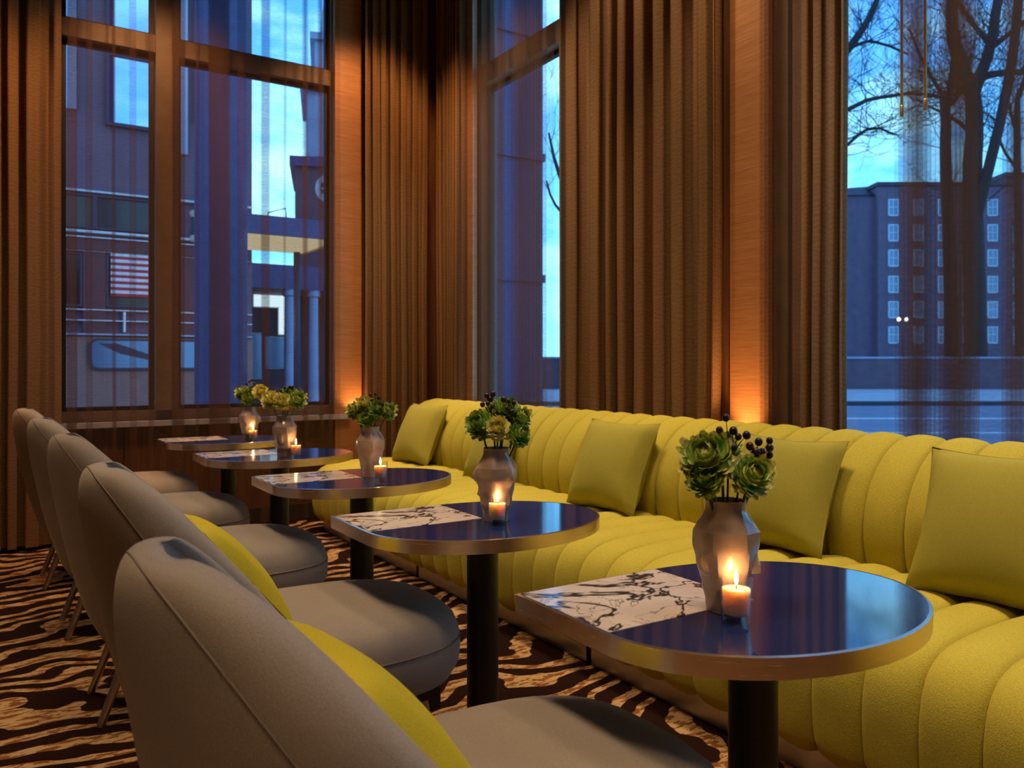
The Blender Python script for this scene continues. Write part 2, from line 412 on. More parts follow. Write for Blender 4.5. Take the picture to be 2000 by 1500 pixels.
def pleats(a0, a1, d, spots, seed, wav=0.010):
    """flat gauze with gathered pleats: each pleat lays the cloth over itself"""
    rr = random.Random(seed); p = []; a = a0; step = 0.03
    for c, w, n in sorted(spots):
        while a < c - w/2 - step: p.append((a, d + wav*sin(a*17+seed))); a += step
        lo, hi = c-w/2, c+w/2; dd = d
        for k in range(n):
            p += [(lo, dd), (lo + w*0.3, dd-0.008), (lo + w*0.7, dd-0.006), (hi, dd), (hi+0.003, dd+0.007)]
            dd += 0.016
            if k < n-1: p += [(hi-w*0.4, dd), (lo-0.003, dd), (lo-0.004, dd+0.007)]; dd += 0.014
        a = hi + step
    while a < a1: p.append((a, d + wav*sin(a*17+seed))); a += step
    p.append((a1, d)); return p
def drape(label, axis, a0, a1, d, pitch, amp, seed, group='bronze drapes'):
    o = extrude_path(folds(a0, a1, d, pitch, amp, seed), axis, 0.03, 4.40, 8, seed).build('drape', mat_drape, None, True)
    tag(o, label, 'curtain', group); return o
def sheer(label, axis, a0, a1, d, spots, seed):
    o = extrude_path(pleats(a0, a1, d, spots, seed), axis, 0.03, 4.40, 8, seed, 0.008).build('sheer_curtain', mat_sheer, None, True)
    tag(o, label, 'curtain', 'sheer curtains'); return o
drape('orange-brown gathered drape at the far left edge of the left window', 'y', -1.5, 0.36, 5.98, 0.125, 0.040, 11)
drape('orange-brown gathered drape in the room corner right of the left window', 'y', 2.44, 3.0, 5.98, 0.085, 0.045, 12)
drape('brown gathered drape on the right wall, nearest the room corner', 'x', 5.48, 5.95, 3.06, 0.09, 0.05, 13)
drape('wide brown gathered drape between the narrow window and the copper pier', 'x', 2.86, 4.21, 3.065, 0.140, 0.055, 14)
drape('narrow brown drape at the left edge of the tree window', 'x', 2.13, 2.36, 3.05, 0.10, 0.04, 15)
sheer('sheer brown curtain drawn across the whole left window', 'y', 0.375, 2.24, 5.97,
      [(0.52, 0.03, 2), (0.90, 0.03, 2), (1.20, 0.012, 2), (1.50, 0.05, 2), (1.82, 0.010, 2), (2.17, 0.03, 2), (0.425, 0.05, 3), (0.665, 0.012, 3), (0.78, 0.035, 2), (1.08, 0.07, 3), (1.35, 0.13, 4), (1.68, 0.05, 3), (1.98, 0.014, 4), (2.10, 0.014, 4)], 3)
sheer('sheer brown curtain with deep folds across the narrow window behind the sofa', 'x', 4.25, 5.46, 3.03,
      [(4.50, 0.09, 4), (4.68, 0.16, 4), (4.95, 0.05, 3), (5.2, 0.14, 4)], 4)
sheer('sheer brown curtain in front of the bare trees at the right', 'x', -0.8, 1.90, 3.03,
      [(1.85, 0.065, 6), (1.72, 0.034, 6), (1.665, 0.032, 6), (1.485, 0.026, 6), (1.58, 0.006, 1), (1.30, 0.08, 2), (1.05, 0.05, 2), (0.7, 0.1, 2), (0.3, 0.08, 2)], 5)
sheer('thin sheer strip of curtain between the copper pier and the tree window', 'x', 2.36, 2.60, 3.05, [(2.39, 0.04, 2), (2.57, 0.05, 3)], 6)
for nm, y in (('left', 1.832), ('right', 1.738)):
    root = empty('curtain_wand', (2.965, y, 0))
    MB().tube([(0,0,4.40),(0,0,2.16)], 0.0055, 8).build('rod', mat_brass, root, True)
    MB().lathe([(0.0055,2.15),(0.0075,2.155),(0.0075,2.19),(0.0055,2.195)], 10).build('end_cap', mat_brass, root, True)
    tag(root, f'{nm} of two brass curtain wands hanging before the tree window', 'curtain wand', 'curtain wands')
for nm, axis, a0, a1, d in (('left window', 'y', -1.6, 2.97, 5.98), ('right wall windows', 'x', -0.9, 5.92, 3.03)):
    m = MB(); (m.box(a0, a1, d-0.05, d+0.05, 4.40, 4.45) if axis == 'y' else m.box(d-0.05, d+0.05, a0, a1, 4.40, 4.45))
    tag(m.build('curtain_track', mat_frame_dk), f'ceiling track carrying the curtains of the {nm}', 'curtain track')

# ------------------------------------------------------------------ banquette
PITCH = 0.155; Y0 = 1.15; K0, K1 = -11, 29
seat_prof = [(1.975,0.10),(1.945,0.12),(1.932,0.20),(1.930,0.28),(1.937,0.34),(1.953,0.39),(1.985,0.43),(2.035,0.455),(2.11,0.468),(2.25,0.475),(2.42,0.474),(2.56,0.466),(2.66,0.455)]
back_prof = [(2.66,0.43),(2.645,0.47),(2.628,0.55),(2.626,0.63),(2.645,0.71),(2.682,0.78),(2.735,0.84),(2.80,0.885),(2.87,0.905),(2.93,0.895),(2.965,0.86),(2.975,0.80),(2.975,0.60)]
def normals(prof):
    out = []
    for i in range(len(prof)):
        a = prof[max(i-1,0)]; b = prof[min(i+1,len(prof)-1)]; dx, dz = b[0]-a[0], b[1]-a[1]; L = sqrt(dx*dx+dz*dz)
        out.append((-dz/L, dx/L))
    return out
def smooth_prof(p, n=2):
    for _ in range(n):
        q = [p[0]]
        for a, b in zip(p, p[1:]): q += [(a[0]*.75+b[0]*.25, a[1]*.75+b[1]*.25), (a[0]*.25+b[0]*.75, a[1]*.25+b[1]*.75)]
        p = q + [p[-1]]
    return p
def channel(prof, w, bulge):
    prof = smooth_prof(prof, 1); nn = normals(prof); ss = [0, .03, .09, .2, .35, .5, .65, .8, .91, .97, 1]; v = []; f = []
    for (x, z), (nx, nz) in zip(prof, nn):
        for s in ss:
            b = bulge*(max(0.0, 1-abs(2*s-1)**2.6))**0.75 - 0.006*(s in (0, 1))
            v.append((x+nx*b, s*w, z+nz*b))
    n = len(ss)
    for i in range(len(prof)-1):
        for k in range(n-1): f.append((i*n+k, i*n+k+1, (i+1)*n+k+1, (i+1)*n+k))
    m = MB(); m.add(v, f); return m
sofa = empty('banquette_sofa', (0, 0, 0))
tag(sofa, 'long chartreuse yellow channel-tufted banquette along the curtained wall', 'sofa')
sc_me = channel(seat_prof, PITCH, 0.027).data('seat_channel', mat_yellow, True)
bc_me = channel(back_prof, PITCH, 0.027).data('back_channel', mat_yellow, True)
for k in range(K0, K1):
    for nm, me in (('seat_channel', sc_me), ('back_channel', bc_me)):
        o = link(nm, me, sofa); o.location = (0, Y0 + k*PITCH, 0)
YE0, YE1 = Y0 + K0*PITCH, Y0 + K1*PITCH
def end_cap(prof, y, r, bulge, inner):
    """rounded left end: the profile shrinks to an inner line while it moves outwards"""
    prof = smooth_prof(prof, 1); v = []; f = []; ns = 7; nn = normals(prof)
    for i in range(ns):
        a = (pi/2)*i/(ns-1); t = 1-cos(a)
        for (x, z), (nx, nz) in zip(prof, nn):
            b = bulge*0.9*sin(min(1, i/1.5)*pi/2)
            X = x+nx*b; Z = z+nz*b
            off = r*t
            v.append((X - nx*off*1.0, y + r*sin(a), Z - nz*off if Z > inner else Z))
    n = len(prof)
    for i in range(ns-1):
        for k in range(n-1): f.append((i*n+k, (i+1)*n+k, (i+1)*n+k+1, i*n+k+1))
    f.append(tuple((ns-1)*n+k for k in range(n)))
    m = MB(); m.add(v, f); return m
end_cap(seat_prof, YE1, 0.10, 0.022, 0.2).build('seat_end', mat_yellow, sofa, True)
end_cap(back_prof, YE1, 0.10, 0.022, 0.5).build('back_end', mat_yellow, sofa, True)
inn = lambda prof, d: [(x-nx*d, z-nz*d) for (x,z),(nx,nz) in zip(prof, normals(prof))]
def core(prof, close, y0, y1):
    pr = inn(prof, 0.004) + close; n = len(pr); m = MB()
    v = [(x,y0,z) for x,z in pr] + [(x,y1,z) for x,z in pr]
    m.add(v, [tuple(range(n)), tuple(range(2*n-1, n-1, -1))] + [(i, i+n, (i+1)%n+n, (i+1)%n) for i in range(n)]); return m
core(seat_prof, [(2.66,0.10)], YE0, YE1).build('seat_core', mat_seam, sofa)
core(back_prof, [(2.95,0.10),(2.70,0.10)], YE0, YE1).build('back_core', mat_seam, sofa)
for k in range(4):                                   # plinth in four lengths with open joints
    a = YE0 + 0.02 + k*(YE1-YE0)/4; b = YE0 + (k+1)*(YE1-YE0)/4 - (0.012 if k < 3 else 0.02)
    MB().box(1.99, 2.01, a, b, 0.0, 0.105).build('plinth', mat_steel, sofa)
MB().box(2.02, 2.90, YE0+0.05, YE1-0.05, 0.0, 0.11).build('base', mat_base, sofa)

# ------------------------------------------------------------------ pillows
def pillow_mesh(s, th, seed, mat, pinch=0.10):
    rr = random.Random(seed); n = 17; v = []; f = []; px = [rr.uniform(0,6.28) for _ in range(6)]
    for side in (1, -1):
        for i in range(n):
            for j in range(n):
                a = -1+2*i/(n-1); b = -1+2*j/(n-1)
                ea = 1 - pinch*(1-b*b)*0.0 - pinch*(1-abs(b)**2)*1.0*0.8
                eb = 1 - pinch*(1-abs(a)**2)*0.8
                X = a*s/2*(1-pinch*0.8*(1-b*b)*abs(a)); Z = b*s/2*(1-pinch*0.8*(1-a*a)*abs(b))
                h = ((1-a*a)*(1-b*b))**0.42
                wr = 0.05*sin(5*a+3*b+px[0]) * (abs(a*b)) + 0.04*sin(9*b-4*a+px[1])*(1-h)
                v.append((side*th/2*h*(1+wr) + 0.010*wr*side, X, Z))
    N2 = n*n
    for i in range(n-1):
        for j in range(n-1):
            q = (i*n+j, (i+1)*n+j, (i+1)*n+j+1, i*n+j+1); f.append(q); f.append(tuple(N2+k for k in reversed(q)))
    m = MB(); m.add(v, f); me = m.data('pillow_cover', mat, True); return me
def edge_seam(s, th, pinch=0.10):
    pts = []
    n = 12
    def P(a, b): return (0, a*s/2*(1-pinch*0.8*(1-b*b)*abs(a)), b*s/2*(1-pinch*0.8*(1-a*a)*abs(b)))
    for k in range(n): pts.append(P(-1+2*k/n, -1))
    for k in range(n): pts.append(P(1, -1+2*k/n))
    for k in range(n): pts.append(P(1-2*k/n, 1))
    for k in range(n+1): pts.append(P(-1, 1-2*k/n))
    return MB().tube(pts, 0.0022, 5)
def pillow(loc, tilt, rz, s, th, seed, mat, label, group, roll=0.0):
    root = empty('throw_pillow', loc); root.rotation_euler = Matrix.Rotation(rz, 3, 'Z').to_euler()
    root.rotation_euler = (Matrix.Rotation(rz,3,'Z') @ Matrix.Rotation(tilt,3,'Y') @ Matrix.Rotation(roll,3,'X')).to_euler()
    link('cover', pillow_mesh(s, th, seed, mat), root)
    edge_seam(s, th).build('seam', mat, root, True)
    tag(root, label, 'pillow', group); return root
G = 'square pillows along the banquette'
pillow((2.54, 5.20, 0.70), 0.42, 0.12, 0.45, 0.20, 1, mat_pillow, 'olive yellow pillow at the far end of the sofa by the room corner', G)
pillow((2.56, 4.22, 0.685), 0.44, 0.05, 0.42, 0.16, 2, mat_pillow, 'olive yellow pillow on the sofa half hidden behind the second vase', G)
pillow((2.53, 3.06, 0.70), 0.42, 0.10, 0.46, 0.21, 3, mat_pillow, 'olive yellow pillow on the sofa between the second and first vases', G)
pillow((2.54, 2.06, 0.70), 0.42, 0.08, 0.45, 0.21, 4, mat_pillow, 'olive yellow pillow on the sofa just right of the nearest flowers', G)
pillow((2.50, 1.24, 0.705), 0.42, 0.10, 0.47, 0.21, 5, mat_pillow, 'olive yellow pillow on the sofa cut by the right picture edge', G)

# ------------------------------------------------------------------ tables
RXL, RXR, RY, TZ, TH = 0.358, 0.372, 0.278, 0.74, 0.038
def outline(inset=0.0, n=22):
    p = [(-RXL+inset, 0.0), (-RXL+inset, RY-inset)][::-1]
    pts = [(-RXL+inset, RY-inset)]
    pts.append((0.0, RY-inset))
    for k in range(1, 2*n):
        a = pi/2 - pi*k/(2*n); pts.append(((RXR-inset)*cos(a), (RY-inset)*sin(a)))
    for k in range(0, n+1):
        a = -pi/2 - (pi/2)*k/n; pts.append(((RXL-inset)*cos(a), (RY-inset)*sin(a)))
    return pts[::-1] if False else pts
def make_table():
    root = empty('cafe_table')
    o = outline(0.0); i = outline(0.006)
    n = len(o); m = MB(); v = []; f = []
    rings = [(i, -TH), (o, -TH+0.002), (o, -0.0015), (i, 0.0)]
    for ring, z in rings:
        v += [(x, y, z) for x, y in ring]
    for k in range(len(rings)-1):
        for q in range(n):
            q2 = (q+1) % n; f.append((k*n+q2, k*n+q, (k+1)*n+q, (k+1)*n+q2))
    m.add(v, f); m.build('metal_rim', mat_rim, root, True, 40)
    m = MB().prism([(x, y) for x, y in reversed(outline(0.006))], -TH+0.001, -0.0006); top = m.build('lacquer_top', mat_lac, root)
    MB().box(-RXL+0.0065, 0.0, 0.0, RY-0.0065, -0.012, 0.0003).build('marble_inlay', mat_marble, root)
    MB().lathe([(0.046, -TZ+0.012), (0.046, -TH)], 28).build('pedestal', mat_black, root, True, 50)
    MB().lathe([(0.20, -TZ), (0.20, -TZ+0.010), (0.19, -TZ+0.016), (0.05, -TZ+0.020)], 36).build('foot_plate', mat_black, root, True, 40)
    MB().box(-0.10, 0.10, -0.10, 0.10, -TH-0.006, -TH+0.0005).build('mounting_plate', mat_black, root)
    return root
T0 = make_table()
TC = [(1.214, 1.050), (1.195, 2.030), (1.225, 3.025), (1.20, 4.045), (1.18, 5.010)]
ORD = ['nearest the camera', 'second nearest the camera', 'in the middle of the row', 'second farthest from the camera', 'farthest from the camera, under the window']
ROW = ['nearest', 'second nearest', 'middle', 'second farthest', 'farthest']
for k, (x, y) in enumerate(TC):
    t = T0 if k == 0 else copy_tree(T0)
    t.location = (x, y, TZ)
    tag(t, f'dark glossy cafe table with marble corner, {ORD[k]}', 'table', 'cafe tables in front of the banquette')

# ------------------------------------------------------------------ chairs
CH_Z = [0.205, 0.235, 0.32, 0.44, 0.56, 0.67, 0.77, 0.85, 0.902, 0.932, 0.946, 0.951]
CH_R = [0.360, 0.330, 0.285, 0.246, 0.215, 0.192, 0.174, 0.162, 0.162, 0.168, 0.178, 0.192]
CH_W = [0.560, 0.580, 0.595, 0.595, 0.550, 0.470, 0.388, 0.322, 0.276, 0.246, 0.232, 0.226]
CH_H = [0.205, 0.240, 0.270, 0.285, 0.285, 0.275, 0.253, 0.218, 0.184, 0.150, 0.118, 0.075]
CH_T = [0.045, 0.065, 0.070, 0.075, 0.078, 0.080, 0.080, 0.076, 0.068, 0.058, 0.044, 0.022]
def crm(arr, u):
    i = min(int(u), len(arr)-2); t = u-i; p = lambda k: arr[max(0, min(len(arr)-1, k))]
    a, b, c, d = p(i-1), p(i), p(i+1), p(i+2)
    return 0.5*((2*b)+(c-a)*t+(2*a-5*b+4*c-d)*t*t+(3*b-a-3*c+d)*t**3)
def shell_pt(u, t, th=0.0):
    """point on the outer shell and its outward normal in plan"""
    xr, xw, h = crm(CH_R, u)+th, crm(CH_W, u)+0.1*th, crm(CH_H, u); h -= min(0.6*h, 0.85*th); xw = max(xw, xr)
    q = t*pi/2; f = lambda q: Vector((xr + (xw-xr)*(1-cos(q))**0.9 - 0.30, h*sin(q), 0))
    p = f(q); d = f(q+1e-3)-f(q-1e-3); n = Vector((-abs(d.y), 0, 0)) + Vector((0, d.x if d.y >= 0 else -d.x, 0))
    n = Vector((-d.y, d.x, 0)); n = n.normalized() if n.length > 1e-9 else Vector((-1, 0, 0))
    return p + Vector((0, 0, crm(CH_Z, u))), n
def make_chair():
    root = empty('lounge_chair'); nu = 46; U = len(CH_Z)-1
    v = []; f = []; ts = [-1+2*k/26 for k in range(27)]
    for i in range(nu+1):
        u = U*(1-(1-i/nu)**1.5); th = crm(CH_T, u); ring = []
        outer = [shell_pt(u, t) for t in ts]
        ring += [p for p, n in outer]
        inner = [shell_pt(u, t, th)[0] for t in ts]
        def edge(pe, pi_):
            c = (pe+pi_)/2; a_ = pe-c; tang = Vector((-a_.y, a_.x, 0)); tang = tang if tang.x > 0 else -tang
            return [c + a_*cos(pi*k/6) + tang*sin(pi*k/6) for k in range(1, 6)]
        ring += edge(outer[-1][0], inner[-1])
        ring += inner[::-1]
        ring += edge(outer[0][0], inner[0])[::-1]
        v += ring; R_ = len(ring)
    for i in range(nu):
        for k in range(R_): k2 = (k+1) % R_; f.append((i*R_+k, (i+1)*R_+k, (i+1)*R_+k2, i*R_+k2))
    no = len(ts)
    for base, fl_ in ((0, 0), (nu*R_, 1)):           # close both ends between outer and inner skin
        for k in range(no-1):
            q = (base+k, base+k+1, base+no+5+(no-2-k), base+no+5+(no-1-k)); f.append(q if not fl_ else q[::-1])
        e1 = [base+no-1+j for j in range(7)]; e2 = [base] + [base+R_-1-j for j in range(5)] + [base+no+5+no-1]
        f.append(tuple(e1[::-1] if not fl_ else e1)); f.append(tuple(e2 if not fl_ else e2[::-1]))
    m = MB(); m.add(v, f); back = m.build('backrest', mat_taupe, root, True)
    bm = bmesh.new(); bm.from_mesh(back.data); bmesh.ops.recalc_face_normals(bm, faces=bm.faces); bm.to_mesh(back.data); bm.free()
    sm = [shell_pt(0.25 + (U*0.93-0.25)*sin(pi*k/72)**0.55, -0.74*cos(pi*k/72))[0] for k in range(1, 72)]
    MB().tube(sm, 0.0016, 6).build('seam', mat_taupe_seam, back, True)
    # seat cushion: soft superellipse slab
    def seat_ring(z, sx, sy, nn=36):
        out = []
        for k in range(nn):
            a = 2*pi*k/nn; ca, sa = cos(a), sin(a); ex = 2/3.2
            X = abs(ca)**ex*(1 if ca >= 0 else -1); Y = abs(sa)**ex*(1 if sa >= 0 else -1)
            tap = 1 - 0.06*X
            out.append((0.435 + 0.365*sx*X, 0.285*sy*Y*tap, z))
        return out
    rows = [(0.318,0.55,0.55),(0.325,0.80,0.78),(0.345,0.93,0.92),(0.385,0.99,0.985),(0.430,1.0,1.0),(0.470,0.99,0.985),(0.505,0.95,0.945),(0.530,0.87,0.86),(0.548,0.70,0.68),(0.556,0.42,0.40),(0.558,0.12,0.12)]
    v = []; f = []; nn = 36
    for z, sx, sy in rows: v += seat_ring(z, sx, sy)
    for i in range(len(rows)-1):
        for k in range(nn): k2 = (k+1)%nn; f.append((i*nn+k, i*nn+k2, (i+1)*nn+k2, (i+1)*nn+k))
    f.append(tuple(range(nn-1,-1,-1))); f.append(tuple((len(rows)-1)*nn+k for k in range(nn)))
    m = MB(); m.add(v, f); seat = m.build('seat', mat_taupe, root, True)
    ring = seat_ring(0.452, 0.996, 0.993); MB().tube(ring+ring[:1], 0.003, 6).build('seam', mat_taupe_seam, seat, True)
    MB().box(0.09, 0.70, -0.19, 0.19, 0.27, 0.325).build('frame', mat_black, root)
    for sx, sy in ((0,1),(0,-1),(1,1),(1,-1)):
        foot = (0.005, 0.16*sy, 0.0) if sx == 0 else (0.69, 0.20*sy, 0.0)
        head = (0.11, 0.145*sy, 0.29) if sx == 0 else (0.655, 0.175*sy, 0.30)
        MB().tube([foot, head], [0.013, 0.017], 12).build('leg', mat_leg, root, True, 50)
    return root
ch0 = make_chair()
CP = [(0.262, 1.10, 0.02), (0.300, 2.11, 0.0), (0.285, 3.12, 0.0), (0.255, 4.13, 0.0), (0.215, 5.09, 0.0)]
CL = ['taupe upholstered chair nearest the camera, cut off by the bottom edge', 'taupe upholstered chair second nearest the camera, holding a yellow pillow',
      'taupe upholstered chair in the middle of the row of five', 'taupe upholstered chair second farthest from the camera', 'taupe upholstered chair farthest from the camera, by the left window']
for k, (x, y, a) in enumerate(CP):
    c = ch0 if k == 0 else copy_tree(ch0)
    c.location = (x, y, 0); c.rotation_euler = (0, 0, a); tag(c, CL[k], 'chair', 'taupe chairs facing the banquette')
pillow((0.462, 1.055, 0.685), -0.70, 0.0, 0.32, 0.10, 8, mat_chairpillow, 'bright yellow pillow on the chair nearest the camera', 'pillows on the chairs')
pillow((0.498, 2.065, 0.685), -0.70, 0.0, 0.32, 0.10, 9, mat_chairpillow, 'bright yellow pillow on the second nearest chair', 'pillows on the chairs')

# ------------------------------------------------------------------ vases, flowers, candles
LAT = Vector((cos(YAW), -sin(YAW), 0)); TOW = Vector((-sin(YAW), -cos(YAW), 0))
def vase_mesh(seed):
    rr = random.Random(seed); n = 48; rows = 30; v = []; f = []; p = [rr.uniform(0, 6.28) for _ in range(8)]
    prof = [(0,.036),(.08,.038),(.25,.046),(.45,.055),(.60,.061),(.72,.060),(.80,.052),(.86,.043),(.92,.038),(1.0,.038)]
    def rad(t):
        for (a, ra), (b, rb) in zip(prof, prof[1:]):
            if t <= b: s = (t-a)/(b-a); s = s*s*(3-2*s); return ra+(rb-ra)*s
        return prof[-1][1]
    H = 0.20
    for i in range(rows+1):
        t = i/rows
        for k in range(n):
            a = 2*pi*k/n
            tw = a + 0.10*sin(t*7+p[0])
            facet = cos(pi/6)/cos(((tw) % (pi/3)) - pi/6)
            fw = 0.85*(1-abs(t-0.35)*0.9)
            r = rad(t)*(1-fw + fw*facet)
            for q, (c, w, amp) in enumerate(((p[1], 0.17, .017), (p[1]+2.0, 0.15, .014), (p[1]+4.1, 0.19, .018))):
                dd = ((a - c - 0.10*sin(t*9+p[2+q]) + pi) % (2*pi)) - pi
                bump = amp*(0.5+0.5*sin(t*16+p[5]+q))*max(0, sin(pi*min(1, t*1.15)))*0.9
                r += bump*math.exp(-(dd/w)**2)*(0.15 + 0.85*(0.35 < t < 0.88 or 0))
            v.append((r*cos(a), r*sin(a), H*t))
    for i in range(rows):
        for k in range(n): k2 = (k+1)%n; f.append((i*n+k, i*n+k2, (i+1)*n+k2, (i+1)*n+k))
    base = len(v)
    for t in (1.0, 0.9, 0.7):
        for k in range(n): a = 2*pi*k/n; r = rad(t)-0.005; v.append((r*cos(a), r*sin(a), H*t))
    top = rows*n
    for k in range(n):
        k2 = (k+1)%n; f.append((top+k, top+k2, base+k2, base+k))
        for j in range(2): f.append((base+j*n+k, base+j*n+k2, base+(j+1)*n+k2, base+(j+1)*n+k))
    f.append(tuple(base+2*n+k for k in range(n))); f.append(tuple(range(n-1,-1,-1)))
    m = MB(); m.add(v, f); return m
def petal(m, m2, c, ax, up, L, Wd, curl):
    """one cupped petal: base at c, pointing along ax, curling towards up"""
    sd = ax.cross(up).normalized(); v = []; f = []
    for i, (t, w) in enumerate(((0, .35), (.45, .95), (.8, .85), (1.0, .35))):
        for s in (-1, 0, 1):
            q = c + ax*(L*t) + up*(curl*L*t*t) + sd*(Wd*w*s*0.5) + up*(0.18*Wd*abs(s)*w)
            v.append(q)
    for i in range(3):
        for k in range(2): f.append((i*3+k, i*3+k+1, (i+1)*3+k+1, (i+1)*3+k))
    m.add(v[:9], f[:4]); m2.add(v[6:], [(0,1,4,3),(1,2,5,4)])
def bloom(kind, seed):
    """ruffled head of radius 1, facing +Z; (outer petals, inner petals)"""
    rr = random.Random(seed); A = MB(); B = MB()
    cnt = 0
    for ringi, (el, num, L) in enumerate(((-0.75, 12, .85), (-0.4, 15, .92), (-0.05, 17, .97), (0.3, 17, .98), (0.62, 15, .95), (0.92, 12, .9), (1.2, 8, .8))):
        for k in range(num):
            a = 2*pi*(k+0.5*ringi)/num + rr.uniform(-.15, .15); e2 = el + rr.uniform(-.12, .12)
            d = Vector((cos(a)*cos(e2), sin(a)*cos(e2), sin(e2)))
            out = Vector((0,0,1)); up = (out - d*out.dot(d)); up = up.normalized() if up.length > 1e-3 else Vector((1,0,0))
            base = d*0.35 - up*0.22
            petal(A, B, base, (d*0.8+up*0.35).normalized(), (up*0.5+d*0.3).normalized(), 0.66*L*rr.uniform(.85,1.15), 0.36*rr.uniform(.8,1.25), rr.uniform(-.15, .45))
    cen = MB().ball((0,0,0.05), 0.52, 10, 8)
    return A, B, cen
BL = []
for kind, (ma, mb, mc) in enumerate(((mat_petal_g, mat_petal_m, mat_petal_g), (mat_petal_y, mat_petal_y, mat_petal_m), (mat_petal_g, mat_petal_y, mat_petal_m))):
    A, B, cen = bloom(kind, 30+kind)
    BL.append((A.data('petals', ma, True), B.data('petal_tips', mb, True), cen.data('flower_centre', mc, True)))
berry_me = MB().ball((0,0,0), 1.0, 8, 6).data('berry', mat_berry, True)
def flower(vtop, off, r, kind, face, label, group):
    """off = (right, up, towards viewer) from the vase mouth"""
    c = vtop + LAT*off[0] + TOW*off[2] + Vector((0,0,off[1])); foot = vtop + Vector((LAT.x*off[0]*0.25, LAT.y*off[0]*0.25, -0.10))
    root = empty('ranunculus', tuple(c))
    mid = (foot - c)*0.45 + LAT*off[0]*-0.15 + Vector((0,0,-0.01))
    MB().tube([Vector((0,0,0)), mid, foot-c], [0.0028, 0.003, 0.003], 6).build('stem', mat_stem, root, True)
    dirv = (LAT*(off[0]*7+face[0]) + TOW*(off[2]*7+face[2]) + Vector((0,0,0.45+face[1]))).normalized()
    rot = dirv.to_track_quat('Z', 'Y').to_euler()
    for nm, me in zip(('petals', 'petal_tips', 'flower_centre'), BL[kind]):
        o = link(nm, me, root); o.rotation_euler = rot; o.scale = (r, r, r*0.9)
    tag(root, label, 'flower', group)
def sprig(vtop, berries, label, group, br=0.0075):
    root = empty('berry_sprig', tuple(vtop)); m = MB()
    cx = sum(b[0] for b in berries)/len(berries); hub = LAT*cx*0.75 + Vector((0,0,min(b[1] for b in berries)*0.75))
    m.tube([Vector((0,0,-0.10)), hub*0.5, hub], [0.0022, 0.002, 0.0016], 5)
    for a, b, c in berries:
        q = LAT*a + TOW*c + Vector((0,0,b)); m.tube([hub, hub*0.4+q*0.6+Vector((0,0,0.004)), q], [0.0012, 0.001, 0.0008], 4)
        o = link('berry', berry_me, root); o.location = q; s = br*R.uniform(.85, 1.15); o.scale = (s, s, s*1.1)
    m.build('stem', mat_twig, root, True)
    tag(root, label, 'berries', group)
VP = [(1.123, 1.034), (1.215, 1.985), (1.268, 3.04), (1.19, 3.925), (1.285, 4.945)]
VS = [1.0, 1.04, 1.0, 1.0, 0.98]
CPOS = [(1.085, 0.975), (1.187, 1.935), (1.248, 2.895), (1.222, 3.85), (1.288, 4.868)]
HEADS = [
 [((-.036,.078,.01),.052,2),((.035,.048,.035),.042,2),((.066,.058,-.02),.034,1),((.0,.085,-.03),.04,0),((-.045,.04,.03),.035,0)],
 [((-.046,.066,.02),.046,0),((.004,.058,.04),.038,1),((.064,.038,.02),.038,0),((.070,.085,-.01),.036,2),((.028,.105,-.02),.045,0),((-.01,.09,-.03),.04,2)],
 [((-.060,.062,.0),.042,2),((-.02,.088,.0),.040,1),((-.01,.030,.03),.036,0),((.030,.07,.02),.042,0),((.068,.060,.0),.040,2)],
 [((-.060,.075,.02),.050,1),((-.005,.065,.03),.046,1),((.060,.075,.0),.050,2),((.02,.10,-.02),.045,0)],
 [((-.040,.080,.0),.050,2),((.065,.088,.0),.050,1),((.0,.045,.02),.042,0),((.01,.085,-.02),.042,0)]]
BER = [
 [[(0,.150,0),(-.014,.128,.01),(.014,.126,0),(.020,.116,.01),(.038,.118,0),(.005,.108,.01),(.010,.098,.02)],
  [(.060,.106,0),(.080,.108,0),(.077,.096,.01),(.080,.082,.0),(.072,.066,.01),(.041,.099,.01),(.052,.088,.01),(.066,.088,.0),(.058,.075,.02)]],
 [[(-.028,.150,0),(-.010,.155,.0),(-.040,.125,.01),(-.025,.128,.01),(-.018,.140,0),(-.012,.120,.02)],
  [(.02,.140,.02),(.035,.135,.02),(.05,.130,.01),(.03,.115,.03),(.045,.105,.03)]],
 [[(.0,.125,.0),(.02,.130,.0),(.035,.115,.01),(.01,.105,.02),(.028,.10,.02)], [(.05,.09,.02),(.06,.085,.01),(.045,.07,.03),(.055,.045,.02)]],
 [[(.0,.135,.0),(.025,.14,.0),(.04,.14,.0),(-.02,.12,.0),(.01,.12,.01)]],
 [[(.0,.15,.0),(.015,.16,.0),(-.015,.135,.0),(.03,.14,.0)]]]
HN = [
 ['large variegated flower at the upper left', 'variegated flower at front right', 'small yellow flower at the far right', 'green flower at the back', 'green flower at the lower left'],
 ['round green flower at the left', 'open yellow flower at the front', 'green swirled flower at the lower right', 'variegated flower at the upper right', 'large green flower at the top', 'variegated flower at the back'],
 ['variegated flower at the far left', 'yellow flower at the upper left', 'small green flower at the lower front', 'green flower right of centre', 'variegated flower at the far right'],
 ['yellow flower at the left', 'yellow flower at the front', 'variegated flower at the right', 'green flower at the back'],
 ['variegated flower at the left', 'yellow flower at the right', 'green flower at the lower front', 'green flower at the back']]
